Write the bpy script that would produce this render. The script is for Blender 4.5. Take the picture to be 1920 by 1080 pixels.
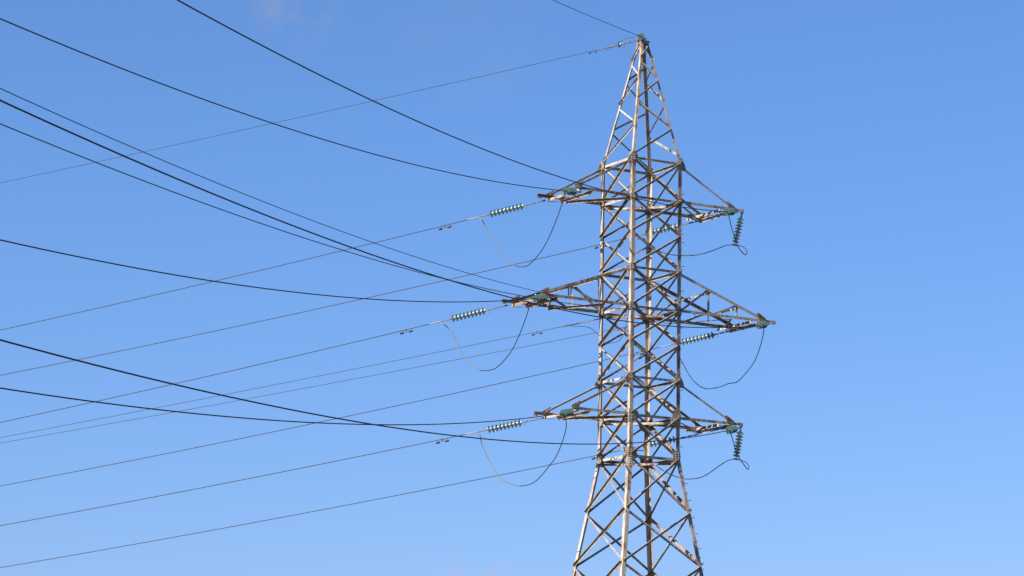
import bpy, bmesh, math, random
from mathutils import Vector, Matrix
random.seed(7)
scene = bpy.context.scene
for o in list(bpy.data.objects):
    bpy.data.objects.remove(o)

# ------------------------------------------------------------------ camera
F_PX = 5524.7
PAN, PITCH, ROLL = -0.0442, 0.1789, 0.0185
DIST, THETA = 106.2164, math.radians(32.4048)
cam_data = bpy.data.cameras.new("camera")
cam = bpy.data.objects.new("camera", cam_data)
scene.collection.objects.link(cam)
cp, sp, ct, st = math.cos(PAN), math.sin(PAN), math.cos(PITCH), math.sin(PITCH)
rt = Vector((cp, -sp, 0)); fw = Vector((sp*ct, cp*ct, st)); up = rt.cross(fw)
cr, sr = math.cos(ROLL), math.sin(ROLL)
rt, up = cr*rt + sr*up, -sr*rt + cr*up
CAM = Vector((0, 0, 1.6))
m = Matrix((rt, up, -fw)).transposed().to_4x4()
m.translation = CAM
cam.matrix_world = m
cam_data.sensor_width = 36.0
cam_data.lens = F_PX/1920*36.0
cam_data.clip_start = 0.5
cam_data.clip_end = 9000
scene.camera = cam

# ------------------------------------------------------------------ sky, sun, exposure
SUN_AZ, SUN_EL = math.radians(-140), math.radians(36)     # azimuth measured from +x, counter-clockwise
SUN_DIR = Vector((math.cos(SUN_AZ)*math.cos(SUN_EL), math.sin(SUN_AZ)*math.cos(SUN_EL), math.sin(SUN_EL)))
world = bpy.data.worlds.new("World"); scene.world = world
world.use_nodes = True
nt = world.node_tree; nt.nodes.clear()
out = nt.nodes.new("ShaderNodeOutputWorld"); bg = nt.nodes.new("ShaderNodeBackground")
sky = nt.nodes.new("ShaderNodeTexSky"); sky.sky_type = 'NISHITA'; sky.sun_disc = False
sky.sun_elevation = SUN_EL; sky.sun_rotation = math.pi/2 - SUN_AZ
sky.air_density = 1.0; sky.dust_density = 0.4; sky.ozone_density = 3.0; sky.altitude = 200
hs = nt.nodes.new("ShaderNodeHueSaturation"); hs.inputs['Saturation'].default_value = 1.0
tint = nt.nodes.new("ShaderNodeMix"); tint.data_type = 'RGBA'; tint.blend_type = 'MULTIPLY'; tint.inputs[0].default_value = 1.0
tint.inputs[7].default_value = (0.79, 1.02, 1.46, 1)
nt.links.new(sky.outputs[0], hs.inputs['Color']); nt.links.new(hs.outputs[0], tint.inputs[6])
# a few very faint wisps of cloud, placed by direction on the sky
def view_dir(x, y): return (fw + rt*((x-960)/F_PX) - up*((y-540)/F_PX)).normalized()
wtc = nt.nodes.new("ShaderNodeTexCoord")
wnz = nt.nodes.new("ShaderNodeTexNoise"); wnz.inputs['Scale'].default_value = 55; wnz.inputs['Detail'].default_value = 6; wnz.inputs['Roughness'].default_value = 0.55
nt.links.new(wtc.outputs['Generated'], wnz.inputs['Vector'])
wr = nt.nodes.new("ShaderNodeMapRange"); wr.inputs[1].default_value = 0.38; wr.inputs[2].default_value = 0.72
nt.links.new(wnz.outputs[0], wr.inputs[0])
sepc = nt.nodes.new("ShaderNodeSeparateColor"); comc = nt.nodes.new("ShaderNodeCombineColor")
nt.links.new(tint.outputs[2], sepc.inputs[0])
for ch, (g_, k_) in enumerate(((0.93, 0.890), (0.76, 0.813), (0.72, 0.975))):      # gentler gradient towards the horizon
    a1 = nt.nodes.new("ShaderNodeMath"); a1.operation = 'MULTIPLY'; a1.inputs[1].default_value = 0.1
    a2 = nt.nodes.new("ShaderNodeMath"); a2.operation = 'POWER'; a2.inputs[1].default_value = g_
    a3 = nt.nodes.new("ShaderNodeMath"); a3.operation = 'MULTIPLY'; a3.inputs[1].default_value = 10.0*k_
    nt.links.new(sepc.outputs[ch], a1.inputs[0]); nt.links.new(a1.outputs[0], a2.inputs[0]); nt.links.new(a2.outputs[0], a3.inputs[0])
    a4 = nt.nodes.new("ShaderNodeMath"); a4.operation = 'MULTIPLY'; a4.inputs[1].default_value = (1.02, 1.075, 1.06)[ch]
    a5 = nt.nodes.new("ShaderNodeMath"); a5.operation = 'MINIMUM'          # the deep blue overhead keeps its own depth
    nt.links.new(sepc.outputs[ch], a4.inputs[0]); nt.links.new(a3.outputs[0], a5.inputs[0]); nt.links.new(a4.outputs[0], a5.inputs[1]); nt.links.new(a5.outputs[0], comc.inputs[ch])
last = comc.outputs[0]
for (x, y, rad, amt) in ((555, 15, 1.1, 0.42), (880, 40, 1.9, 0.16), (850, 1082, 0.40, 1.0), (940, 1086, 0.42, 1.0)):
    dt = nt.nodes.new("ShaderNodeVectorMath"); dt.operation = 'DOT_PRODUCT'; dt.inputs[1].default_value = view_dir(x, y)
    nt.links.new(wtc.outputs['Generated'], dt.inputs[0])
    mr = nt.nodes.new("ShaderNodeMapRange"); mr.interpolation_type = 'SMOOTHSTEP'
    mr.inputs[1].default_value = math.cos(math.radians(rad)); mr.inputs[2].default_value = 1.0; mr.inputs[4].default_value = amt
    nt.links.new(dt.outputs['Value'], mr.inputs[0])
    mu = nt.nodes.new("ShaderNodeMath"); mu.operation = 'MULTIPLY'; nt.links.new(mr.outputs[0], mu.inputs[0]); nt.links.new(wr.outputs[0], mu.inputs[1])
    mx = nt.nodes.new("ShaderNodeMix"); mx.data_type = 'RGBA'; nt.links.new(mu.outputs[0], mx.inputs[0]); nt.links.new(last, mx.inputs[6])
    mx.inputs[7].default_value = (3.6, 3.8, 5.0, 1) if y < 500 else (5.2, 5.0, 7.6, 1)
    last = mx.outputs[2]
nt.links.new(last, bg.inputs[0]); bg.inputs[1].default_value = 0.05
nt.links.new(bg.outputs[0], out.inputs[0])
sun_data = bpy.data.lights.new("sun", 'SUN'); sun_data.energy = 5.0; sun_data.angle = math.radians(0.53)
sun_data.color = (1.0, 0.94, 0.85)
sun = bpy.data.objects.new("sun", sun_data); scene.collection.objects.link(sun)
sun.rotation_euler = SUN_DIR.to_track_quat('Z', 'Y').to_euler()
sun.location = (0, 0, 60)
scene.view_settings.view_transform = 'Standard'; scene.view_settings.look = 'None'
scene.view_settings.exposure = 1.0; scene.view_settings.gamma = 1.0

# ------------------------------------------------------------------ materials
def ramp(nodes, pts):
    r = nodes.new("ShaderNodeValToRGB")
    els = r.color_ramp.elements
    els[0].position, els[0].color = pts[0][0], pts[0][1]
    els[1].position, els[1].color = pts[-1][0], pts[-1][1]
    for p_, c_ in pts[1:-1]:
        e = els.new(p_); e.color = c_
    return r

def steel(name, rust, light=(0.42, 0.358, 0.285, 1), grime=(0.15, 0.122, 0.088, 1), zs=1.0, rv=0.14, ends=0.0):
    """Old painted steel: worn pale paint, olive grime and rust blotches that break through."""
    mt = bpy.data.materials.new(name); mt.use_nodes = True
    n = mt.node_tree.nodes; l = mt.node_tree.links
    b = n["Principled BSDF"]
    tc = n.new("ShaderNodeTexCoord"); oi = n.new("ShaderNodeObjectInfo")
    add = n.new("ShaderNodeVectorMath"); add.operation = 'ADD'
    sc = n.new("ShaderNodeVectorMath"); sc.operation = 'SCALE'; sc.inputs[3].default_value = 17.0
    comb = n.new("ShaderNodeCombineXYZ")
    for i in range(3): l.new(oi.outputs['Random'], comb.inputs[i])
    l.new(comb.outputs[0], sc.inputs[0]); l.new(tc.outputs['Object'], add.inputs[0]); l.new(sc.outputs[0], add.inputs[1])
    big = n.new("ShaderNodeTexNoise"); big.inputs['Scale'].default_value = 1.3; big.inputs['Detail'].default_value = 4; big.inputs['Roughness'].default_value = 0.62
    mid = n.new("ShaderNodeTexNoise"); mid.inputs['Scale'].default_value = 8.5; mid.inputs['Detail'].default_value = 5; mid.inputs['Roughness'].default_value = 0.65
    fine = n.new("ShaderNodeTexNoise"); fine.inputs['Scale'].default_value = 38.0; fine.inputs['Detail'].default_value = 4
    vm = n.new("ShaderNodeVectorMath"); vm.operation = 'MULTIPLY'; vm.inputs[1].default_value = (1, 1, zs)
    l.new(add.outputs[0], vm.inputs[0])
    for t in (big, mid, fine): l.new(vm.outputs[0], t.inputs['Vector'])
    # paint with grime
    mixp = n.new("ShaderNodeMix"); mixp.data_type = 'RGBA'
    gr = ramp(n, [(0.48, (0, 0, 0, 1)), (0.72, (0.9, 0.9, 0.9, 1))])
    l.new(mid.outputs[0], gr.inputs[0]); l.new(gr.outputs[0], mixp.inputs[0])
    mixp.inputs[6].default_value = light; mixp.inputs[7].default_value = grime
    # rust mask: large patches + medium blotches + per-member amount
    ma = n.new("ShaderNodeMath"); ma.operation = 'MULTIPLY_ADD'; ma.inputs[1].default_value = 0.55
    l.new(mid.outputs[0], ma.inputs[0])
    mb = n.new("ShaderNodeMath"); mb.operation = 'MULTIPLY'; mb.inputs[1].default_value = 0.45
    l.new(big.outputs[0], mb.inputs[0]); l.new(mb.outputs[0], ma.inputs[2])
    mc = n.new("ShaderNodeMath"); mc.operation = 'MULTIPLY_ADD'; mc.inputs[1].default_value = rv
    l.new(oi.outputs['Random'], mc.inputs[0]); l.new(ma.outputs[0], mc.inputs[2])
    md = n.new("ShaderNodeMath"); md.operation = 'MULTIPLY_ADD'; md.inputs[1].default_value = 0.2
    l.new(fine.outputs[0], md.inputs[0]); l.new(mc.outputs[0], md.inputs[2])
    if ends:      # rust gathers where the member is bolted on
        sx_ = n.new("ShaderNodeSeparateXYZ"); l.new(tc.outputs['Generated'], sx_.inputs[0])
        e1 = n.new("ShaderNodeMath"); e1.operation = 'SUBTRACT'; e1.inputs[1].default_value = 0.5; l.new(sx_.outputs[2], e1.inputs[0])
        e2 = n.new("ShaderNodeMath"); e2.operation = 'ABSOLUTE'; l.new(e1.outputs[0], e2.inputs[0])
        e3 = n.new("ShaderNodeMapRange"); e3.inputs[1].default_value = 0.30; e3.inputs[2].default_value = 0.5; e3.inputs[4].default_value = ends
        l.new(e2.outputs[0], e3.inputs[0])
        e4 = n.new("ShaderNodeMath"); e4.operation = 'ADD'; l.new(md.outputs[0], e4.inputs[0]); l.new(e3.outputs[0], e4.inputs[1]); md = e4
    edge = 0.765 - 0.24*rust
    rm = ramp(n, [(edge, (0, 0, 0, 1)), (edge+0.11, (1, 1, 1, 1))])
    l.new(md.outputs[0], rm.inputs[0])
    rc = ramp(n, [(0.3, (0.060, 0.031, 0.016, 1)), (0.48, (0.155, 0.078, 0.036, 1)), (0.68, (0.32, 0.175, 0.085, 1))])
    l.new(fine.outputs[0], rc.inputs[0])
    mixr = n.new("ShaderNodeMix"); mixr.data_type = 'RGBA'
    l.new(rm.outputs[0], mixr.inputs[0]); l.new(mixp.outputs[2], mixr.inputs[6]); l.new(rc.outputs[0], mixr.inputs[7])
    l.new(mixr.outputs[2], b.inputs['Base Color']); b.inputs['Specular IOR Level'].default_value = 0.2
    rr = n.new("ShaderNodeMapRange"); rr.inputs[3].default_value = 0.55; rr.inputs[4].default_value = 0.9
    l.new(rm.outputs[0], rr.inputs[0]); l.new(rr.outputs[0], b.inputs['Roughness'])
    bp = n.new("ShaderNodeBump"); bp.inputs['Strength'].default_value = 0.25; bp.inputs['Distance'].default_value = 0.01
    l.new(fine.outputs[0], bp.inputs['Height']); l.new(bp.outputs[0], b.inputs['Normal'])
    return mt

def plain(name, col, rough=0.6, metal=0.0, var=0.25, scale=14.0):
    mt = bpy.data.materials.new(name); mt.use_nodes = True
    n = mt.node_tree.nodes; l = mt.node_tree.links; b = n["Principled BSDF"]
    tc = n.new("ShaderNodeTexCoord"); nz = n.new("ShaderNodeTexNoise"); nz.inputs['Scale'].default_value = scale; nz.inputs['Detail'].default_value = 3
    l.new(tc.outputs['Object'], nz.inputs['Vector'])
    c0 = tuple(max(0, c*(1-var)) for c in col)+(1,); c1 = tuple(min(1, c*(1+var)) for c in col)+(1,)
    r = ramp(n, [(0.3, c0), (0.7, c1)]); l.new(nz.outputs[0], r.inputs[0]); l.new(r.outputs[0], b.inputs['Base Color'])
    b.inputs['Roughness'].default_value = rough; b.inputs['Metallic'].default_value = metal
    return mt

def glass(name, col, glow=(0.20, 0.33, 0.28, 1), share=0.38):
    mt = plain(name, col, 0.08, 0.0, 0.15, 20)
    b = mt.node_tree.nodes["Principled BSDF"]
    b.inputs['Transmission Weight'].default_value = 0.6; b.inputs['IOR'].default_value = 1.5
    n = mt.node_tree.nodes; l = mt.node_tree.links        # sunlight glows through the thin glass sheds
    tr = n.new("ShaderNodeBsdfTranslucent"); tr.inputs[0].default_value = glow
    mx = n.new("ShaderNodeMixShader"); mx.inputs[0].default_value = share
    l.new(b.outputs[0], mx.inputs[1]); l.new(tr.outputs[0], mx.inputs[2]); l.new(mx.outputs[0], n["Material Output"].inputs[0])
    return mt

M_LEG = steel("leg_paint", 0.64, zs=0.22, rv=0.045)
M_BRACE = steel("brace_paint", 0.38, (0.34, 0.29, 0.235, 1), (0.10, 0.083, 0.063, 1), ends=0.12)
M_PEAK = steel("peak_paint", 0.36, ends=0.10)
M_ARM = steel("crossarm_paint", 0.50, (0.42, 0.355, 0.28, 1), (0.17, 0.138, 0.097, 1))
M_PLAN = steel("pale_paint", 0.55, (0.45, 0.39, 0.32, 1), (0.2, 0.165, 0.125, 1))
M_PLATE = steel("plate_paint", 0.45, (0.29, 0.255, 0.20, 1), (0.14, 0.12, 0.072, 1))
M_RUSTY = steel("rusty_plate", 0.62, (0.25, 0.225, 0.18, 1), (0.15, 0.13, 0.085, 1))
M_BOLTL = plain("zinc_bolt", (0.36, 0.335, 0.30), 0.5, 0.1, 0.3, 30)
M_BOLT = plain("bolt_steel", (0.13, 0.12, 0.11), 0.5, 0.6)
M_GALV = plain("galvanised_fitting", (0.12, 0.115, 0.11), 0.6, 0.15, 0.5, 30)
M_CAP = plain("insulator_cap", (0.42, 0.44, 0.39), 0.5, 0.0, 0.3, 30)
M_CLAMP = plain("clamp_aluminium", (0.25, 0.24, 0.225), 0.6, 0.1, 0.25, 20)
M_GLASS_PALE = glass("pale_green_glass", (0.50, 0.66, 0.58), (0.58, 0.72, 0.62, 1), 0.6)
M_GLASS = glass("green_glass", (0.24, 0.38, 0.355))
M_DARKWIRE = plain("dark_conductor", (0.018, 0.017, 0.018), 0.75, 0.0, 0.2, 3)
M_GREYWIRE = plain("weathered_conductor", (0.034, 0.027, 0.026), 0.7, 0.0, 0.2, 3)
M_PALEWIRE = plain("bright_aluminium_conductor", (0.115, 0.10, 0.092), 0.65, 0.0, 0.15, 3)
M_FIBRE = plain("black_cable_sheath", (0.03, 0.032, 0.042), 0.6, 0.0, 0.2, 3)
M_DAMP = plain("damper_iron", (0.045, 0.04, 0.038), 0.6, 0.2, 0.3, 20)
M_CONC = plain("concrete", (0.30, 0.29, 0.27), 0.9, 0, 0.25, 4)

# ------------------------------------------------------------------ helpers
def tag(o, label=None, cat=None, group=None, kind=None):
    if label: o['label'] = label
    if cat: o['category'] = cat
    if group: o['group'] = group
    if kind: o['kind'] = kind
    return o

def empty(name, loc=(0, 0, 0), rot=None):
    o = bpy.data.objects.new(name, None); scene.collection.objects.link(o)
    o.empty_display_size = 0.3; o.location = loc
    if rot is not None: o.rotation_euler = rot
    return o

def build(name, bm, mats, parent=None, smooth=False, mesh=None):
    if mesh is None:
        bmesh.ops.recalc_face_normals(bm, faces=bm.faces[:])
        mesh = bpy.data.meshes.new(name); bm.to_mesh(mesh); bm.free()
        for mt in (mats if isinstance(mats, (list, tuple)) else [mats]): mesh.materials.append(mt)
        if smooth:
            for f in mesh.polygons: f.use_smooth = True
    o = bpy.data.objects.new(name, mesh); scene.collection.objects.link(o)
    if parent is not None: o.parent = parent
    return o

def loft(bm, rings, cap=True, closed=True, mat=0):
    vs = [[bm.verts.new(p) for p in r] for r in rings]
    n = len(vs[0])
    for i in range(len(vs)-1):
        for j in range(n if closed else n-1):
            k = (j+1) % n
            f = bm.faces.new((vs[i][j], vs[i][k], vs[i+1][k], vs[i+1][j])); f.material_index = mat
    if cap:
        bm.faces.new(vs[0][::-1]).material_index = mat; bm.faces.new(vs[-1]).material_index = mat
    return vs

def angle(bm, P, Q, w, v, size, t):
    """L-section member from P to Q: the corner runs along P-Q, one flange along w, the other along v."""
    P, Q = Vector(P), Vector(Q); d = (Q-P).normalized()
    w = Vector(w); w = (w - d*w.dot(d)).normalized()
    v = Vector(v); v = v - d*v.dot(d); v = (v - w*v.dot(w)).normalized()
    prof = [(0, 0), (size, 0), (size, t), (t, t), (t, size), (0, size)]
    loft(bm, [[P + w*a + v*b for a, b in prof], [Q + w*a + v*b for a, b in prof]])

def bar(bm, P, Q, w, a, b):
    """flat bar a wide (along w) and b thick"""
    P, Q = Vector(P), Vector(Q); d = (Q-P).normalized()
    w = Vector(w); w = (w - d*w.dot(d)).normalized(); v = d.cross(w)
    pr = [(-a/2, -b/2), (a/2, -b/2), (a/2, b/2), (-a/2, b/2)]
    loft(bm, [[P + w*x + v*y for x, y in pr], [Q + w*x + v*y for x, y in pr]])

def tube(bm, pts, r, n=8, mat=0, cap=True):
    pts = [Vector(p) for p in pts]
    radii = r if isinstance(r, (list, tuple)) else [r]*len(pts)
    rings = []; ref = None
    for i, p in enumerate(pts):
        d = (pts[min(i+1, len(pts)-1)] - pts[max(i-1, 0)]).normalized()
        if ref is None:
            ref = Vector((0, 0, 1)) if abs(d.z) < 0.9 else Vector((1, 0, 0))
        ref = (ref - d*ref.dot(d)).normalized(); s = d.cross(ref)
        rings.append([p + (ref*math.cos(2*math.pi*k/n) + s*math.sin(2*math.pi*k/n))*radii[i] for k in range(n)])
    return loft(bm, rings, cap, True, mat)

def plate(bm, pts, nrm, t):
    nrm = Vector(nrm).normalized()
    loft(bm, [[Vector(p) for p in pts], [Vector(p) + nrm*t for p in pts]])

def bolt(bm, p, nrm, r=0.022, h=0.03, mat=0):
    nrm = Vector(nrm).normalized()
    a = nrm.orthogonal().normalized(); b = nrm.cross(a); p = Vector(p)
    loft(bm, [[p + (a*math.cos(k*math.pi/3) + b*math.sin(k*math.pi/3))*r + nrm*hh for k in range(6)] for hh in (0, h)], mat=mat)

def spline(pts, per=8):
    pts = [Vector(p) for p in pts]; o = []
    for i in range(len(pts)-1):
        p0 = pts[max(i-1, 0)]; p1 = pts[i]; p2 = pts[i+1]; p3 = pts[min(i+2, len(pts)-1)]
        for k in range(per):
            t = k/per
            o.append(0.5*((2*p1) + (p2-p0)*t + (2*p0-5*p1+4*p2-p3)*t*t + (3*p1-p0-3*p2+p3)*t**3))
    o.append(pts[-1]); return o

# ------------------------------------------------------------------ ground
bm = bmesh.new()
N = 64
ring_r = [0, 15, 40, 100, 300, 1000, 4000]
c = bm.verts.new((0, 0, 0)); prev = None
for r_ in ring_r[1:]:
    cur = [bm.verts.new((r_*math.cos(2*math.pi*k/N), DIST + r_*math.sin(2*math.pi*k/N), 0)) for k in range(N)]
    for k in range(N):
        if prev is None: bm.faces.new((c, cur[k], cur[(k+1) % N]))
        else: bm.faces.new((prev[k], cur[k], cur[(k+1) % N], prev[(k+1) % N]))
    prev = cur
c.co = (0, DIST, 0)
M_GROUND = plain("rough_grass", (0.045, 0.045, 0.022), 0.95, 0, 0.35, 0.6)
tag(build("ground", bm, M_GROUND), "rough grass field under the power line", "ground", kind="structure")

# ------------------------------------------------------------------ lattice tower (local frame: x along the crossarms, y along the line)
H = 2.150/2
Z_P, Z_T0, Z_A1, Z_T1, Z_A2, Z_T2, Z_A3, Z_B = 30.211, 25.495, 24.051, 21.445, 20.001, 17.433, 16.051, 14.566
H_P = 0.14
SLOPE = (3.2531-2.0623)/2/(14.566-10.671)
HA = 1.031        # half spacing of the crossarm chords
def half(z):
    if z > Z_T0: return H_P + (H-H_P)*(Z_P-z)/(Z_P-Z_T0)
    if z >= Z_B: return H
    return H + (Z_B-z)*SLOPE
SG = {'N': (-1, -1), 'L': (-1, 1), 'R': (1, -1), 'F': (1, 1)}
def node(leg, z):
    h = half(z); s = SG[leg]; return Vector((s[0]*h, s[1]*h, z))
FACES = {'NR': ('N', 'R', Vector((0, -1, 0))), 'LN': ('L', 'N', Vector((-1, 0, 0))), 'FL': ('F', 'L', Vector((0, 1, 0))), 'RF': ('R', 'F', Vector((1, 0, 0)))}

tower = empty("lattice_tower", (0, DIST, 0), (0, 0, THETA))
tag(tower, "tall rusty lattice steel tower with six crossarms against the blue sky", "power tower")

def leg_mesh(bm, leg, zs, size, t):
    sx, sy = SG[leg]
    rings = []
    for z in zs:
        p = node(leg, z)
        prof = [(0, 0), (size, 0), (size, t), (t, t), (t, size), (0, size)]
        rings.append([p + Vector((-sx*a, -sy*b, 0)) for a, b in prof])
    loft(bm, rings)

legs = {}
for leg in 'NLRF':
    bm = bmesh.new()
    leg_mesh(bm, leg, [0.0, 7.0, Z_B-0.25], 0.16, 0.014)
    leg_mesh(bm, leg, [Z_B-0.246, Z_B, Z_T0-0.02], 0.15, 0.013)
    # slimmer peak section, seated inside the body leg
    sx, sy = SG[leg]
    rings = []
    for z in (Z_T0-0.016, Z_P-0.05):
        p = node(leg, z) + Vector((-sx*0.014, -sy*0.014, 0))
        prof = [(0, 0), (0.095, 0), (0.095, 0.009), (0.009, 0.009), (0.009, 0.095), (0, 0.095)]
        rings.append([p + Vector((-sx*a, -sy*b, 0)) for a, b in prof])
    loft(bm, rings)
    # splice cover plates just under the bend
    for ax in (0, 1):
        n_ = Vector((sx, 0, 0)) if ax == 0 else Vector((0, sy, 0))
        w_ = Vector((0, -sy, 0)) if ax == 0 else Vector((-sx, 0, 0))
        p0 = node(leg, Z_B-0.42); p1 = node(leg, Z_B-0.02)
        plate(bm, [p0 + w_*0.01 + n_*0.002, p0 + w_*0.15 + n_*0.002, p1 + w_*0.15 + n_*0.002, p1 + w_*0.01 + n_*0.002], n_, 0.012)
        for q in range(5):
            for wv in (0.045, 0.115):
                pz = node(leg, Z_B-0.40+q*0.085)
                bolt(bm, pz + w_*wv + n_*0.014, n_, mat=1)
    legs[leg] = build("leg", bm, [M_LEG, M_BOLTL], tower)

# step bolts up one leg, alternating between its two flanges
def leg_z_from_y(y):     # heights read off the tower itself: 1.0 = middle crossarm
    tab = [(308, Z_T0), (378.5, Z_A1), (510, Z_T1), (581, Z_A2), (712, Z_T2), (784, Z_A3), (861, Z_B), (959.6, 12.599), (1061.5, 10.671)]
    for (y0, z0), (y1, z1) in zip(tab, tab[1:]):
        if y <= y1 or y1 > 1060: return z0 + (z1-z0)*(y-y0)/(y1-y0)
step_mesh = {}
for i, y in enumerate([364, 433, 455, 471, 499.6, 524, 545, 566, 613, 656, 679, 702, 731, 748, 772, 805, 838, 894, 905.6, 924, 936, 954, 968, 985.6, 998.5, 1014, 1027, 1045, 1055, 1068, 1080, 1093, 1106]):
    z = leg_z_from_y(y); k = i % 2
    if k not in step_mesh:
        bm = bmesh.new()
        dv = Vector((1, 0, 0)) if k == 0 else Vector((0, -1, 0))
        tube(bm, [dv*0.0, dv*0.15, dv*0.165+Vector((0, 0, 0.012)), dv*0.17+Vector((0, 0, 0.04))], 0.010, 6)
        bolt(bm, dv*0.002, dv, 0.02, 0.018)
        o = build("step_bolt", bm, M_BOLT, legs['R']); step_mesh[k] = o.data
    else:
        o = build("step_bolt", None, None, legs['R'], mesh=step_mesh[k])
    p = node('R', z)
    o.location = p + (Vector((0, 0.075, 0)) if k == 0 else Vector((-0.075, 0, 0)))

def face_brace(name, fk, lega, za, legb, zb, size, t, rising, mat, inset=0.05):
    A, B_, nrm = FACES[fk]
    P = node(lega, za); Q = node(legb, zb)
    d = (Q-P).normalized()
    P = P + d*inset; Q = Q - d*inset
    tilt = Vector((0, 0, 1))
    n = nrm - d*nrm.dot(d); 
    # true face normal (leans with the leg)
    e = (node(B_, (za+zb)/2) - node(A, (za+zb)/2)).normalized()
    upv = (node(A, max(za, zb)+0.5) - node(A, min(za, zb)-0.5)); upv = (upv - e*upv.dot(e)).normalized()
    n = e.cross(upv); n = n if n.dot(nrm) > 0 else -n
    w = upv - d*upv.dot(d); w.normalize()
    bm = bmesh.new()
    if rising:
        off = n*0.002
        angle(bm, P + off + w*size*0.5, Q + off + w*size*0.5, -w, n, size, t)
        for (p_, s_) in ((P, 1), (Q, -1)):
            bolt(bm, p_ + off + n*t + d*s_*0.07 - w*0.008, n, 0.017, 0.02)
    else:
        off = -n*0.017
        angle(bm, P + off - w*size*0.5, Q + off - w*size*0.5, w, -n, size, t)
    return build(name, bm, mat, tower)

# X bracing of the body
levels = [Z_T0, Z_A1, (Z_A1+Z_T1)/2, Z_T1, Z_A2, (Z_A2+Z_T2)/2, Z_T2, Z_A3, Z_B]
for i in range(len(levels)-1):
    zt, zb = levels[i], levels[i+1]
    for fk, (A, B_, n_) in FACES.items():
        face_brace("body_brace", fk, A, zb, B_, zt, 0.086, 0.008, True, M_BRACE)
        face_brace("body_brace", fk, A, zt, B_, zb, 0.088 if fk == "RF" else 0.066, 0.007, False, M_BRACE)
low = [Z_B, 12.60, 10.67, 8.45, 5.9, 3.0, 0.25]
for i in range(len(low)-1):
    zt, zb = low[i], low[i+1]
    for fk, (A, B_, n_) in FACES.items():
        face_brace("base_brace", fk, A, zb, B_, zt, 0.086, 0.008, True, M_BRACE)
        face_brace("base_brace", fk, A, zt, B_, zb, 0.090 if fk == "RF" else 0.064, 0.007, False, M_BRACE)

# zigzag bracing of the peak: fractions of the way from the body top to the cap
def zf(f): return Z_T0 + f*(Z_P-Z_T0)
zig = {
 'NR': ('R', 'N', [0.975, 0.835, 0.685, 0.485, 0.285, 0.005]),
 'LN': ('N', 'L', [0.975, 0.82, 0.678, 0.47, 0.277, 0.02]),
 'FL': ('L', 'F', [0.975, 0.815, 0.67, 0.475, 0.275, 0.02]),
 'RF': ('F', 'R', [0.975, 0.82, 0.685, 0.485, 0.28, 0.04]),
}
for fk, (s0, s1, fr) in zig.items():
    for i in range(len(fr)-1):
        a_, b_ = (s0, s1) if i % 2 == 0 else (s1, s0)
        P, Q = (a_, zf(fr[i]-0.01)), (b_, zf(fr[i+1]+0.01))
        A = FACES[fk][0]
        rising = (a_ != A)
        face_brace("peak_brace", fk, P[0], P[1], Q[0], Q[1], 0.062, 0.006, rising, M_PEAK, 0.05)

# horizontal struts round the body at every chord level
for z, sz in ((Z_T0, 0.085), (Z_A1, 0.09), (Z_T1, 0.09), (Z_A2, 0.09), (Z_T2, 0.085), (Z_A3, 0.10), (Z_B, 0.10)):
    for fk, (A, B_, n_) in FACES.items():
        P, Q = node(A, z-0.04), node(B_, z-0.04); d = (Q-P).normalized()
        bm = bmesh.new()
        off = -n_*0.030
        angle(bm, P + d*0.03 + off + Vector((0, 0, sz/2)), Q - d*0.03 + off + Vector((0, 0, sz/2)), Vector((0, 0, -1)), -n_, sz, 0.008)
        build("ring_strut", bm, M_ARM if z not in (Z_T0, Z_T2) else M_PLAN, tower)
for z in (Z_A1, Z_A2, Z_A3, Z_B):
    P, Q = node('L', z-0.14), node('R', z-0.14); d = (Q-P).normalized()
    bm = bmesh.new(); angle(bm, P + d*0.1, Q - d*0.1, Vector((1, 1, 0)), Vector((0, 0, -1)), 0.08, 0.008)
    build("plan_brace", bm, M_PLAN, tower)

# gusset plates at the nodes
def gusset(leg, ax, z, wid, hgt, mat, skew=0.0, out_=0.016, bolts=((0.3, 0.25), (0.7, 0.25), (0.3, 0.75), (0.7, 0.75), (0.5, 0.5))):
    sx, sy = SG[leg]
    n_ = Vector((sx, 0, 0)) if ax == 0 else Vector((0, sy, 0))
    w_ = Vector((0, -sy, 0)) if ax == 0 else Vector((-sx, 0, 0))
    p = node(leg, z)
    bm = bmesh.new()
    o_ = n_*out_
    outline = [(-0.02, -0.5), (0.55, -0.5), (1.0, -0.2+skew), (1.0, 0.25+skew), (0.6, 0.5), (-0.02, 0.5)]
    plate(bm, [p + o_ + w_*(a*wid) + Vector((0, 0, b*hgt)) for a, b in outline], n_, 0.012)
    for a, b in bolts:
        bolt(bm, p + o_ + n_*0.012 + w_*(a*wid*0.8) + Vector((0, 0, (b-0.5)*hgt*0.8)), n_, mat=1)
    return build("gusset_plate", bm, [mat, M_BOLTL], tower)
for leg in 'NLRF':
    for ax in (0, 1):
        gusset(leg, ax, Z_T0-0.02, 0.21, 0.42, M_PLATE)
        gusset(leg, ax, Z_A1-0.03, 0.24, 0.24, M_RUSTY)
        gusset(leg, ax, Z_T1-0.03, 0.20, 0.26, M_PLATE)
        gusset(leg, ax, Z_A2-0.03, 0.28, 0.30, M_RUSTY if leg == 'N' else M_PLATE)
        gusset(leg, ax, Z_T2-0.03, 0.20, 0.24, M_PLATE)
        gusset(leg, ax, Z_A3-0.06, 0.36, 0.46, M_PLATE, bolts=((0.25, 0.2), (0.25, 0.5), (0.25, 0.8), (0.6, 0.3), (0.6, 0.55), (0.9, 0.45)))
        gusset(leg, ax, Z_B+0.02, 0.30, 0.52, M_RUSTY if leg in 'NR' else M_PLATE, bolts=tuple((a, b) for a in (0.3, 0.75) for b in (0.1, 0.3, 0.5, 0.7, 0.9)))

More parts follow.
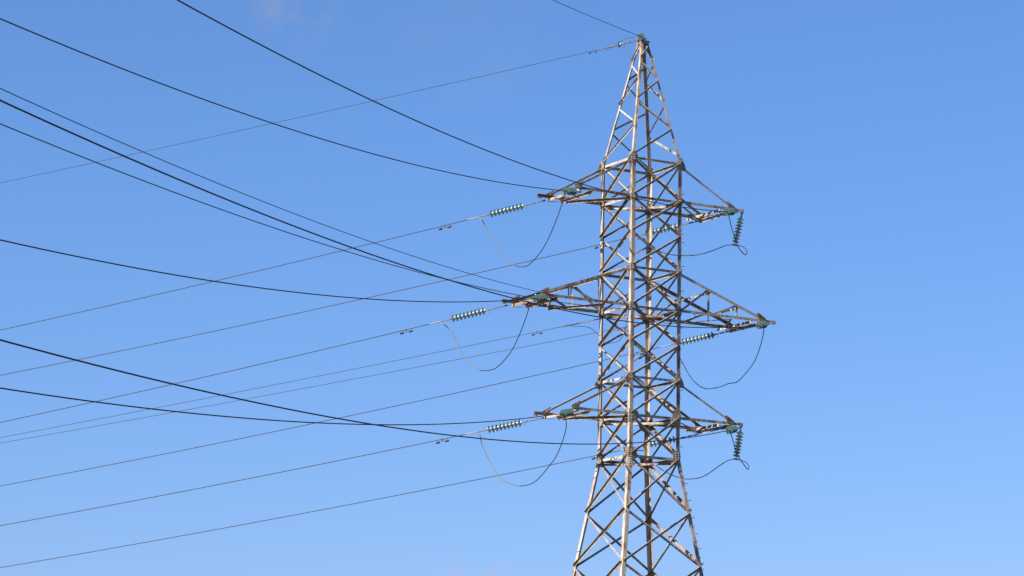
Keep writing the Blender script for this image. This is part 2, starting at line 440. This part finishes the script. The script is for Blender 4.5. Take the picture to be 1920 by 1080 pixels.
# outward pointing tie lugs (the rounded plates under the peak and at the lower tie level)
def lug(leg, z, sx):
    p = node(leg, z); sy = SG[leg][1]
    bm = bmesh.new()
    outl = [(-0.02, 0.20), (0.03, 0.19), (0.10, 0.09), (0.165, -0.04), (0.19, -0.14), (0.165, -0.21), (0.10, -0.23), (-0.02, -0.20)]
    plate(bm, [p + Vector((sx*a, -sy*0.03, b)) for a, b in outl], Vector((0, -sy, 0)), 0.014)
    for a, b in ((0.05, 0.1), (0.05, -0.1), (0.12, -0.02), (0.13, -0.14)):
        bolt(bm, p + Vector((sx*a, -sy*0.03 + sy*0.001, b)), Vector((0, sy, 0)), 0.02, 0.03)
    build("tie_lug", bm, M_PLATE, tower)
for leg in 'NLRF':
    for z in (Z_T0-0.05, Z_T2-0.05):
        lug(leg, z, SG[leg][0])

# peak cap
bm = bmesh.new()
plate(bm, [(-0.19, -0.19, Z_P-0.045), (0.19, -0.19, Z_P-0.045), (0.19, 0.19, Z_P-0.045), (-0.19, 0.19, Z_P-0.045)], (0, 0, 1), 0.016)
for s in (-1, 1):
    plate(bm, [(-0.17, s*0.15, Z_P-0.15), (0.17, s*0.15, Z_P-0.15), (0.17, s*0.15, Z_P-0.05), (-0.17, s*0.15, Z_P-0.05)], (0, s, 0), 0.012)
    plate(bm, [(s*0.16, -0.14, Z_P-0.15), (s*0.16, 0.14, Z_P-0.15), (s*0.16, 0.14, Z_P-0.05), (s*0.16, -0.14, Z_P-0.05)], (s, 0, 0), 0.012)
bar(bm, (-0.27, 0, Z_P+0.0), (0.27, 0, Z_P+0.0), (0, 1, 0), 0.10, 0.05)
bar(bm, (0, -0.27, Z_P+0.035), (0, 0.27, Z_P+0.035), (1, 0, 0), 0.07, 0.014)
for a in (-0.12, 0.12):
    for b in (-0.15, 0.15):
        bolt(bm, (a, b, Z_P-0.029), (0, 0, 1))
build("peak_cap", bm, M_PLATE, tower)

for leg in 'NLRF':
    p = node(leg, 0.0); bm = bmesh.new()
    loft(bm, [[p + Vector((x*s, y*s, zz)) for x, y in ((-1, -1), (1, -1), (1, 1), (-1, 1))] for s, zz in ((0.55, -0.4), (0.55, 0.14), (0.42, 0.26))])
    build("footing", bm, M_CONC, tower)

# ------------------------------------------------------------------ crossarms
Zv = Vector((0, 0, 1))
def crossarm(sx, z, ztop, long_arm):
    tip = 4.75 if long_arm else 3.35          # where the ties land
    ext = {(-1, -1): (3.35, 4.65), (-1, 1): (3.85, 5.25), (1, -1): (3.88, 5.32), (1, 1): (3.42, 5.05)}
    inner, outer = (4.15, 4.75) if long_arm else (2.75, 3.35)
    bm = bmesh.new()
    for sy in (-1, 1):
        e = ext[(sx, sy)][1 if long_arm else 0]
        y = sy*(HA-0.02)
        angle(bm, (sx*(HA+0.0), y, z+0.05), (sx*e, y, z+0.05), -Zv, (0, -sy, 0), 0.10, 0.010)
    arm = build("crossarm", bm, M_ARM, tower)
    for sy in (-1, 1):
        y = sy*(HA-0.04)
        # tie from the body to the tip
        bm = bmesh.new()
        top = Vector((sx*(HA+0.12), y, ztop-0.12 if not long_arm else ztop-0.06)); end = Vector((sx*tip, y, z+0.11))
        s_ = 0.10 if long_arm else 0.075
        d = (end-top).normalized()
        angle(bm, top, end, Vector((-d.z*-sx, 0, -1)), (0, -sy, 0), s_, 0.008)
        build("top_chord" if long_arm else "tie_bar", bm, M_ARM, arm)
        # rusty splice plate where it lands
        bm = bmesh.new()
        n_ = Vector((0, sy, 0)); yo = sy*(HA-0.012)
        plate(bm, [(sx*(tip-0.28), yo, z+0.24), (sx*(tip-0.21), yo, z+0.28), (sx*(tip+0.13), yo, z+0.09), (sx*(tip+0.10), yo, z-0.05), (sx*(tip-0.12), yo, z-0.05)], n_, 0.012)
        for a, b in ((-0.17, 0.2), (-0.08, 0.14), (0.0, 0.08), (0.05, 0.01), (-0.05, 0.02)):
            bolt(bm, (sx*(tip+a), yo + sy*0.012, z+b), n_)
        build("tip_plate", bm, M_RUSTY, arm)
    # end beam: two angles across the arm with zigzag lacing
    bm = bmesh.new()
    b0, b1 = -HA-0.06, HA+0.12
    for x in (inner, outer):
        angle(bm, (sx*x, b0, z-0.062), (sx*x, b1, z-0.062), (0, 0, -1), (sx*(1 if x == inner else -1), 0, 0), 0.10, 0.010)
    ys = [b0+0.1 + (b1-b0-0.2)*k/5 for k in range(6)]
    for k in range(5):
        xa, xb = (inner, outer) if k % 2 == 0 else (outer, inner)
        bar(bm, (sx*xa, ys[k], z-0.172), (sx*xb, ys[k+1], z-0.172), (0, 1, 0), 0.06, 0.008)
    build("end_beam", bm, M_PLAN if sx > 0 else M_ARM, arm)
    # hanger plates for the strings
    bm = bmesh.new()
    for sy in (-1, 1):
        e = ext[(sx, sy)][1 if long_arm else 0]
        yo = sy*(HA-0.02)
        plate(bm, [(sx*(e-0.02), yo - 0.04, z-0.057), (sx*(e-0.18), yo - 0.04, z-0.057), (sx*(e-0.18), yo+0.04, z-0.057), (sx*(e-0.02), yo+0.04, z-0.057)], (0, 0, -1), 0.012)
        for q in (0.05, 0.14):
            bolt(bm, (sx*(e-q), yo, z-0.069), (0, 0, -1), 0.02, 0.03)
    build("hanger_plate", bm, M_RUSTY, arm)
    # plan bracing in the plane of the bottom chords
    def plan(x0, y0, x1, y1, mat=M_PLAN, s=0.075, dz=0.0):
        bm = bmesh.new()
        P = Vector((sx*x0, y0*(HA-0.06), z-0.066+dz)); Q = Vector((sx*x1, y1*(HA-0.06), z-0.066+dz))
        d = (Q-P).normalized(); side = Vector((0, 0, 1)).cross(d)
        if sx < 0: angle(bm, P - side*s/2, Q - side*s/2, side, -Zv, s, 0.007)
        else: bar(bm, P - Zv*0.006, Q - Zv*0.006, side, s, 0.010)
        build("plan_brace", bm, mat if sx < 0 else M_ARM, arm)
    f = -sx       # the two arms are point-symmetric
    if not long_arm:
        if sx < 0:
            plan(1.1, -1.0, 2.65, 1.0, M_PLAN, 0.10)
        else:
            plan(2.15, 1.0, 3.2, -1.0, M_ARM, 0.11)
            plan(1.2, -1.0, 3.3, 1.0, M_ARM, 0.08, -0.09)
    else:
        g = -sx      # -1: near side of the right arm, far side of the left arm comes first
        for n_, (x0, x1) in enumerate(((1.15, 2.25), (2.25, 3.35), (3.35, 4.35))):
            y0 = g if n_ % 2 == 0 else -g
            plan(x0, y0, x1, -y0, M_PLAN if n_ else M_ARM, 0.085, -0.004*n_)
        # side trusses and the struts that join the two top chords
        def ztopc(x): return (ztop-0.06) + (z+0.11-(ztop-0.06))*(x-HA-0.12)/(tip-HA-0.12)
        for sy in (-1, 1):
            y = sy*(HA-0.075)
            for x in (2.35, 3.6):
                bm = bmesh.new()
                angle(bm, (sx*x, y, z-0.03), (sx*x, y, ztopc(x)-0.02), (sx, 0, 0), (0, -sy, 0), 0.055, 0.006)
                build("vertical_post", bm, M_PLAN, arm)
            for (xa, za, xb, zb) in ((2.30, ztopc(2.35)-0.05, 1.12, z+0.02), (3.55, ztopc(3.6)-0.05, 2.43, z+0.0)):
                bm = bmesh.new()
                P, Q = Vector((sx*xa, y-sy*0.01, za)), Vector((sx*xb, y-sy*0.01, zb)); d = (Q-P).normalized()
                w = Vector((0, 1, 0)).cross(d); w = w if w.z > 0 else -w
                angle(bm, P, Q, -w, (0, -sy, 0), 0.065, 0.006)
                build("diagonal_brace", bm, M_BRACE, arm)
        for x in (2.35, 3.6):
            bm = bmesh.new()
            angle(bm, (sx*(x+0.06), -HA+0.03, ztopc(x)-0.12), (sx*(x+0.06), HA-0.03, ztopc(x)-0.12), (0, 0, -1), (sx, 0, 0), 0.07, 0.007)
            build("cross_strut", bm, M_PLAN, arm)
    return arm
for sx in (-1, 1):
    crossarm(sx, Z_A1, Z_T0, False)
    crossarm(sx, Z_A2, Z_T1, True)
    crossarm(sx, Z_A3, Z_T2, False)

# ------------------------------------------------------------------ things that hang on the tower (world frame)
EA = Vector((math.cos(THETA), math.sin(THETA), 0)); EB = Vector((-math.sin(THETA), math.cos(THETA), 0))
def W(a, b, z): return Vector((0, DIST, z)) + EA*a + EB*b
PH_N, PH_F = math.radians(-102.1255), math.radians(165.7)
PH_N2 = math.radians(-100.9)
def along(P0, phi, s, c, t):
    return P0 + Vector((math.cos(phi)*t, math.sin(phi)*t, s*t + c*t*t))

# one glass disc (cap on the tower side, towards -x; shed opens towards +x)
def lathe(bm, prof, n=20, mat=0):
    loft(bm, [[(x, r*math.cos(2*math.pi*k/n), r*math.sin(2*math.pi*k/n)) for k in range(n)] for x, r in prof], True, True, mat)
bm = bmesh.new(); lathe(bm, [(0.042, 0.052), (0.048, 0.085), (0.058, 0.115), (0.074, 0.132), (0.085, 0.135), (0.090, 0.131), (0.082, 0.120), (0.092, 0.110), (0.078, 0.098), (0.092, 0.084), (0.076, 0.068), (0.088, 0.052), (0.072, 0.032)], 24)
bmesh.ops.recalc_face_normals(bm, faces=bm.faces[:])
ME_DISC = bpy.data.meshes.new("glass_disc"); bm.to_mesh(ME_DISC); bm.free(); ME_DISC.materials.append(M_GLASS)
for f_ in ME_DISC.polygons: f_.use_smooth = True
bm = bmesh.new(); lathe(bm, [(-0.022, 0.024), (-0.018, 0.042), (0.008, 0.054), (0.046, 0.064), (0.052, 0.030)], 14); lathe(bm, [(0.076, 0.028), (0.09, 0.020), (0.128, 0.014), (0.134, 0.012)], 10)
bmesh.ops.recalc_face_normals(bm, faces=bm.faces[:])
ME_CAP = bpy.data.meshes.new("metal_cap"); bm.to_mesh(ME_CAP); bm.free(); ME_CAP.materials.append(M_CAP)
for f_ in ME_CAP.polygons: f_.use_smooth = True
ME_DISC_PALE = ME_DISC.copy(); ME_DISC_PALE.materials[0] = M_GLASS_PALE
PITCH_D = 0.145

def string(P0, direc, label, group, n=9, x_disc=0.86, tension=True, name="insulator_string", total=2.45, pitch=PITCH_D, clamp_mat=None):
    """Insulator string starting at P0 and running along direc."""
    d = Vector(direc).normalized()
    t_ = empty(name, P0, d.to_track_quat('X', 'Z').to_euler())
    tag(t_, label, "insulator string", group)
    # shackle chain
    bm = bmesh.new(); x = 0.0; k = 0
    while x < x_disc-0.1:
        ln = 0.16 if k % 2 == 0 else 0.13
        if x + ln > x_disc - 0.02: ln = x_disc-0.02-x
        if k % 2 == 0:
            for s in (-1, 1): bar(bm, (x, s*0.018, 0), (x+ln, s*0.018, 0), (0, 0, 1), 0.042, 0.009)
        else:
            bar(bm, (x, 0, 0), (x+ln, 0, 0), (0, 1, 0), 0.05, 0.014)
        bolt(bm, (x+0.015, -0.035, 0), (0, 1, 0), 0.017, 0.07); bolt(bm, (x+0.015, 0, -0.03), (0, 0, 1), 0.015, 0.06)
        x += ln - 0.025; k += 1
    tube(bm, [(x, 0, 0), (x_disc, 0, 0)], 0.016, 8)
    if tension:     # short arcing horn stub before the first disc
        tube(bm, [(x_disc-0.13, 0, 0), (x_disc-0.13, 0, -0.07), (x_disc-0.11, 0, -0.10)], 0.011, 6)
        bolt(bm, (x_disc-0.12, 0, -0.10), (1, 0, 0), 0.024, 0.04)
    build("shackle_chain", bm, M_GALV, t_)
    for i in range(n):
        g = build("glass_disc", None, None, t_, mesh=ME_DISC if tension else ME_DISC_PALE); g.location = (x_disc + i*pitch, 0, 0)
        cp_ = build("metal_cap", None, None, g, mesh=ME_CAP)
    xe = x_disc + n*pitch
    bm = bmesh.new()
    if tension:
        tube(bm, [(xe-0.015, 0, 0), (xe+0.03, 0, 0)], 0.022, 8)
        for s in (-1, 1): bar(bm, (xe+0.02, s*0.02, 0), (total-0.04, s*0.02, 0), (0, 0, 1), 0.045, 0.010)
        bolt(bm, (xe+0.04, -0.04, 0), (0, 1, 0), 0.018, 0.08); bolt(bm, (total-0.06, -0.04, 0), (0, 1, 0), 0.018, 0.08)
        build("link_plate", bm, M_GALV, t_)
        bm = bmesh.new()
        tube(bm, [(total-0.08, 0, 0), (total-0.03, 0, 0), (total+0.01, 0, 0), (total+0.36, 0, 0), (total+0.42, 0, 0)], [0.016, 0.016, 0.023, 0.021, 0.016], 10)
        q = d.to_track_quat('X', 'Z').inverted() @ Vector((0, 0, -1)); q = Vector((0, q.y, q.z)).normalized()
        if clamp_mat is None: tube(bm, [Vector((total+0.02, 0, 0)), Vector((total-0.05, 0, 0)) + q*0.05, Vector((total-0.12, 0, 0)) + q*0.13], 0.018, 8)
        build("strain_clamp", bm, clamp_mat or M_CLAMP, t_)
    else:
        tube(bm, [(xe-0.015, 0, 0), (xe+0.10, 0, 0)], 0.018, 8)
        q = d.to_track_quat('X', 'Z').inverted() @ Vector((1, 0, 0)); q = Vector((0, q.y, q.z)).normalized()
        rings = [Vector((xe+0.09, 0, 0)) + q*s for s in (-0.12, -0.07, 0.07, 0.12)]
        tube(bm, rings, [0.016, 0.034, 0.034, 0.016], 8)
        build("suspension_clamp", bm, M_GALV, t_)
    return t_

def cable(name, label, cat, group, pts, r, mats, seg_mat=None, n=8):
    base = Vector(pts[0]); bm = bmesh.new()
    rel = [Vector(p)-base for p in pts]
    if seg_mat is None: tube(bm, rel, r, n)
    else:
        k = seg_mat
        tube(bm, rel[:k+1], r, n, 0); tube(bm, rel[k:], r, n, 1)
    o = build(name, bm, mats, None, True); o.location = base
    return tag(o, label, cat, group)

def damper(P, direc, label, group, s=1.0):
    """Stockbridge damper hanging on a conductor at P."""
    d = Vector(direc).normalized()
    t_ = empty("vibration_damper", P, d.to_track_quat('X', 'Z').to_euler()); t_.scale = (s, s, s)
    tag(t_, label, "vibration damper", group)
    bm = bmesh.new(); plate(bm, [(-0.03, -0.022, 0.03), (0.03, -0.022, 0.03), (0.03, -0.022, -0.10), (-0.03, -0.022, -0.10)], (0, 1, 0), 0.044)
    build("clamp", bm, M_DAMP, t_)
    bm = bmesh.new(); tube(bm, [(-0.22, 0, -0.115), (-0.1, 0, -0.09), (0, 0, -0.085), (0.1, 0, -0.09), (0.22, 0, -0.115)], 0.009, 6)
    build("messenger_cable", bm, M_GALV, t_, True)
    for sg in (-1, 1):
        bm = bmesh.new()
        lathe(bm, [(sg*0.12, 0.030), (sg*0.125, 0.045), (sg*0.26, 0.05), (sg*0.285, 0.04), (sg*0.29, 0.02)], 12)
        o = build("weight", bm, M_DAMP, t_, True); o.location = (0, 0, -0.105)
    return t_

z1, z2, z3 = Z_A1-0.1, Z_A2-0.1, Z_A3-0.1
G_N, G_F = "insulator strings of the near span", "insulator strings of the far span"
G_CN, G_CF = "dark conductors of the near span", "thin conductors of the far span"
# attach (a, b, z, correction), slope, curvature
near = {
 'UL': (-3.2, -1, z1-0.05114, -0.19692, 0.0011, "upper left crossarm"),
 'UR': (3.6, -1, z1+0.02681, -0.20103, 0.00112, "upper right crossarm"),
 'ML': (-4.35, -1, z2+0.04818, -0.20406, 0.00113, "long middle left crossarm"),
 'MR': (5.05, -1, z2+0.00988, -0.19083, 0.00107, "long middle right crossarm"),
 'LL': (-3.2, -1, z3+0.00843, -0.17877, 0.00102, "lower left crossarm"),
 'LR': (3.75, -1, z3-0.02492, -0.17663, 0.00101, "lower right crossarm"),
}
far = {
 'UL': (-3.5, 1, z1-0.045, -0.2065, 0.0007, "upper left crossarm"),
 'UR': (3.3, 1.1, z1+0.0108, -0.1994, 0.0007, "upper right crossarm"),
 'ML': (-5.0, 1, z2-0.0343, -0.2068, 0.0007, "long middle left crossarm"),
 'MR': (5.0, 1.1, z2+0.0766, -0.2022, 0.0007, "long middle right crossarm"),
 'LL': (-3.4, 1, z3-0.0406, -0.1863, 0.0007, "lower left crossarm"),
 'LR': (3.3, 1.1, z3-0.0891, -0.1880, 0.0007, "lower right crossarm"),
}
TOT = 2.45
TOTF = 2.60
stub = {}
def span_pts(P0, phi, s, c, t0, t1):
    ts = [t0 + (t1-t0)*k/160 for k in range(161)]
    return [along(P0, phi, s, c, t) for t in ts]
ends = {}
for k, (a, b, z, s, c, nm) in near.items():
    P0 = W(a, b, z); E_ = along(P0, PH_N, s, c, TOT)
    string(P0, E_-P0, f"green glass disc string at the {nm}, seen nearly end-on", G_N, x_disc=1.10, total=TOT+0.2, pitch=0.132)
    cable("conductor", f"thick dark conductor leaving the near end of the {nm}", "power line", G_CN,
          span_pts(P0, PH_N, s, c, TOT+0.15, 178), 0.0150, M_DARKWIRE)
    ends['n'+k] = E_
for k, (a, b, z, s, c, nm) in far.items():
    P0 = W(a, b, z); E_ = along(P0, PH_F, s, c, TOTF)
    string(P0, E_-P0, f"slanting green glass disc string at the far end of the {nm}", G_F, total=TOTF)
    cable("conductor", f"thin brown conductor leaving the far end of the {nm}", "power line", G_CF,
          span_pts(P0, PH_F, s, c, TOTF-0.05, 140), 0.0140, M_GREYWIRE)
    ends['f'+k] = E_
    d_ = (E_-P0).normalized(); q_ = d_.to_track_quat('X', 'Z') @ Vector((0, 0, -1))
    dn_ = Vector((0, 0, -1)); dn_ = (dn_ - d_*dn_.dot(d_)).normalized()
    stub[k] = P0 + d_*(TOTF-0.12) + dn_*0.13
    td = 3.85
    damper(along(P0, PH_F, s, c, td), along(P0, PH_F, s, c, td+0.5)-along(P0, PH_F, s, c, td-0.5),
           f"dumbbell damper under the thin conductor of the {nm}", "dumbbell dampers on the far conductors", 0.85)

# jumper loops, laid between the clamps of each phase
def ray_pt(x, y, depth):
    v = fw + rt*((x-960)/F_PX) - up*((y-540)/F_PX)
    return CAM + v*depth
def depth_of(P): return (Vector(P)-CAM).dot(fw)
def jumper(key, pix, label, mats, split=None):
    dn, df = depth_of(ends['n'+key]), depth_of(ends['f'+key])
    L = [0.0]
    for i in range(1, len(pix)):
        L.append(L[-1] + math.hypot(pix[i][0]-pix[i-1][0], pix[i][1]-pix[i-1][1]))
    pts = [ray_pt(x, y, dn + (df-dn)*l/L[-1]) for (x, y), l in zip(pix, L)]
    pts.append(stub[key])
    sp_ = spline(pts, 5)
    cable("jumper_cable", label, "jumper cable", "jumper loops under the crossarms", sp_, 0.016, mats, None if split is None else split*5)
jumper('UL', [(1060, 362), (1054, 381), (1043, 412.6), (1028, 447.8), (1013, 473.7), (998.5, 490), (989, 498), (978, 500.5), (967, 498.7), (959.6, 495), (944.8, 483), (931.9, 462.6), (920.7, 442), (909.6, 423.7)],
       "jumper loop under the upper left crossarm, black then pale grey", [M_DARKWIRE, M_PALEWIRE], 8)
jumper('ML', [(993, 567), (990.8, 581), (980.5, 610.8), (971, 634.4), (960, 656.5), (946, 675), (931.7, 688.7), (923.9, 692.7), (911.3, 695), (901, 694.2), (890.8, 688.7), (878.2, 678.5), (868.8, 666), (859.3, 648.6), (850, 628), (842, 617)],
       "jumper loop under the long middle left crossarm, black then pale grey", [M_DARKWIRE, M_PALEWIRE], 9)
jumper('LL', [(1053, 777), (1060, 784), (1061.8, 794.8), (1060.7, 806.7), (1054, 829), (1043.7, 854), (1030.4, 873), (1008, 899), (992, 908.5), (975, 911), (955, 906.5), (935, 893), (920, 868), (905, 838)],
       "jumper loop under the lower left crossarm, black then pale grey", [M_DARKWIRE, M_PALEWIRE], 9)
jumper('UR', [(1366, 402), (1370, 420), (1373.4, 433), (1377.3, 444.6), (1382.5, 459), (1387.6, 468), (1393.5, 475), (1397.4, 477.4), (1400.6, 475), (1400.6, 470.5), (1396, 464.7), (1388.3, 460.8), (1381.8, 459.9), (1371.4, 459.5), (1362.4, 459.5), (1355.9, 462), (1343, 467.3), (1328.7, 472.5), (1315.7, 476.3), (1300, 478.7), (1279.4, 479.3), (1260, 477.6), (1240, 472.5), (1222, 462), (1208, 448)],
       "curling black jumper under the upper right crossarm with a small loop", M_DARKWIRE)
jumper('MR', [(1430, 607), (1432, 614.4), (1431.6, 624.4), (1425.6, 648.9), (1415.6, 675.6), (1402, 695.6), (1384.4, 714.4), (1375.6, 718), (1366.7, 719), (1349, 725.6), (1329, 729), (1315.6, 726), (1302, 715.6), (1291, 701), (1283.3, 686.7), (1276.7, 674.4), (1266, 658)],
       "wide black jumper loop under the long middle right crossarm", M_DARKWIRE)
jumper('LR', [(1363, 803), (1370, 812), (1375.4, 830.5), (1382.5, 852.9), (1391.7, 867), (1400.9, 879), (1403.9, 877.3), (1400.9, 869), (1389.7, 863), (1374.4, 861), (1362, 865), (1345.9, 875.3), (1327.6, 888.5), (1315, 894.6), (1301, 897.7), (1282.8, 897.7), (1262.4, 891.6), (1240, 880), (1222, 864), (1208, 846)],
       "curling black jumper under the lower right crossarm with a small loop", M_DARKWIRE)

# suspension strings that hold the jumpers of the two short right crossarms
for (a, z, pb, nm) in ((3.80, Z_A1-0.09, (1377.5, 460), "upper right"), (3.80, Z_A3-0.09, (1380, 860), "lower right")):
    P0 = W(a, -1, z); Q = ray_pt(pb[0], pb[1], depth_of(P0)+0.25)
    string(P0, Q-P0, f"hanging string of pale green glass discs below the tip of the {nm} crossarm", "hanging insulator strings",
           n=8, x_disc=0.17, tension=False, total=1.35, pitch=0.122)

# shield wire with one disc at each side of the peak
zE = Z_P
for phi, P0, s, c, lab, col, wl, t1, sgn in (
    (PH_N2, W(0.0, 0.0, Z_P+0.05+0.0875), -0.1932, 0.00043, "single glass disc holding the shield wire on top of the peak", M_DARKWIRE, "dark shield wire leaving the peak towards the viewer", 178, 0),
    (PH_F, W(0.0, 0.0, Z_P-0.15+0.21), -0.1718, 0.00028, "single glass disc with a wire loop hanging left of the peak", M_GREYWIRE, "hair-thin shield wire running away left from the peak", 140, 1)):
    tot = 1.35 if sgn else 0.75
    E_ = along(P0, phi, s, c, tot)
    string(P0, E_-P0, lab, "shield wire insulators", n=1, x_disc=0.85 if sgn else 0.25, total=tot, clamp_mat=M_GALV)
    cable("shield_wire", wl, "power line", None, span_pts(P0, phi, s, c, tot-0.05, t1), 0.010 if sgn else 0.0105, col)
    if sgn:
        damper(along(P0, phi, s, c, 1.93), along(P0, phi, s, c, 2.6)-along(P0, phi, s, c, 1.6), "small dumbbell damper on the shield wire near the peak", "dumbbell dampers on the thin wires", 0.58)
        pL = [(1187, 71), (1178, 71), (1170, 74), (1160, 80), (1153, 84.5), (1146, 90), (1139, 94), (1137, 92.5), (1139, 89.5), (1150, 87.5)]
        dd = depth_of(P0)
        cable("bonding_wire", "thin dark bonding wire bowed from the peak over the disc", "wire", None, spline([ray_pt(x, y, dd+0.02*i) for i, (x, y) in enumerate(pL)], 5), 0.008, M_DARKWIRE)

# fibre cables fastened below the middle crossarms
def fibre(P0, phi, s, c, t0, t1, lab, r=0.0105, fit=True):
    cable("fibre_cable", lab, "cable", "thin fibre cables at the middle crossarms", span_pts(P0, phi, s, c, t0, t1), r, M_FIBRE)
    if fit:
        d = along(P0, phi, s, c, 1.0)-P0
        t_ = empty("dead_end_fitting", P0, d.to_track_quat('X', 'Z').to_euler())
        tag(t_, lab.replace("thin fibre cable", "fitting on the fibre cable"), "cable fitting", "dead-end fittings of the fibre cables")
        bm = bmesh.new()
        for s_ in (-1, 1): bar(bm, (0, s_*0.015, 0), (t0-0.25, s_*0.015, 0), (0, 0, 1), 0.03, 0.008)
        for q in (0.05, t0*0.4, t0-0.3): bolt(bm, (q, -0.035, 0), (0, 1, 0), 0.02, 0.07)
        build("link_rod", bm, M_GALV, t_)
        bm = bmesh.new(); tube(bm, [(t0-0.3, 0, 0), (t0-0.2, 0, 0), (t0+0.3, 0, 0), (t0+0.45, 0, 0)], [0.02, 0.028, 0.022, 0.012], 8)
        build("thimble", bm, M_DAMP, t_)
fibre(W(-4.3, -1, Z_A2+0.2-0.18631), PH_N2, -0.1292, 0.00069, 0.4, 178, "thin fibre cable coming in to the tip of the middle left crossarm")
fibre(W(1.2, -1, Z_A2+0.05615), PH_N2, -0.18104, 0.00091, 0.5, 178, "thin fibre cable passing behind the middle left crossarm to the tower body")
PA = W(-1.05, 1.0, z2-0.15+0.0241); PB = W(1.0, 1.0, z2-0.25+0.179)
fibre(PA, PH_F, -0.1733, 0.00042, 1.1, 140, "upper thin fibre cable running away left below the middle crossarm")
fibre(PB, PH_F, -0.1627, 0.00039, 0.6, 140, "lower thin fibre cable running away left through the tower body")
damper(along(PA, PH_F, -0.1733, 0.00042, 2.45), along(PA, PH_F, -0.1733, 0.00042, 3)-along(PA, PH_F, -0.1733, 0.00042, 2), "pale dumbbell damper under the upper fibre cable left of the tower", "dumbbell dampers on the thin wires", 0.72)
damper(along(PB, PH_F, -0.1627, 0.00039, 1.02), along(PB, PH_F, -0.1627, 0.00039, 3)-along(PB, PH_F, -0.1627, 0.00039, 2), "small dumbbell damper under the fibre cable inside the tower body", "dumbbell dampers on the thin wires", 0.6)
dA, dB = depth_of(PA), depth_of(PB)
cable("cable_tail", "thin dark cable tail drooping from the fibre fitting to the left leg", "cable", None,
      spline([ray_pt(x, y, dA-0.1) for x, y in ((1066, 609.5), (1078, 612), (1091, 612), (1104, 614), (1111, 618), (1119, 625), (1130, 633), (1133, 637), (1131, 645))], 5), 0.010, M_FIBRE)
cable("cable_tail", "dark cable tail hanging inside the body from the middle crossarm", "cable", None,
      spline([ray_pt(x, y, dA-0.6) for x, y in ((1177, 593), (1175, 605), (1171, 620), (1168, 629), (1163, 637), (1156, 641), (1146, 643), (1137, 644), (1133, 641))], 5), 0.010, M_FIBRE)
cable("cable_tail", "slack black cable loop at the root of the middle right crossarm", "cable", None,
      spline([ray_pt(x, y, dB-1.0) for x, y in ((1293, 586), (1299, 588), (1304, 591), (1304, 594), (1298, 599), (1288, 602.5), (1276, 606), (1263, 607), (1250, 606), (1240, 604), (1232, 601))], 5), 0.010, M_FIBRE)
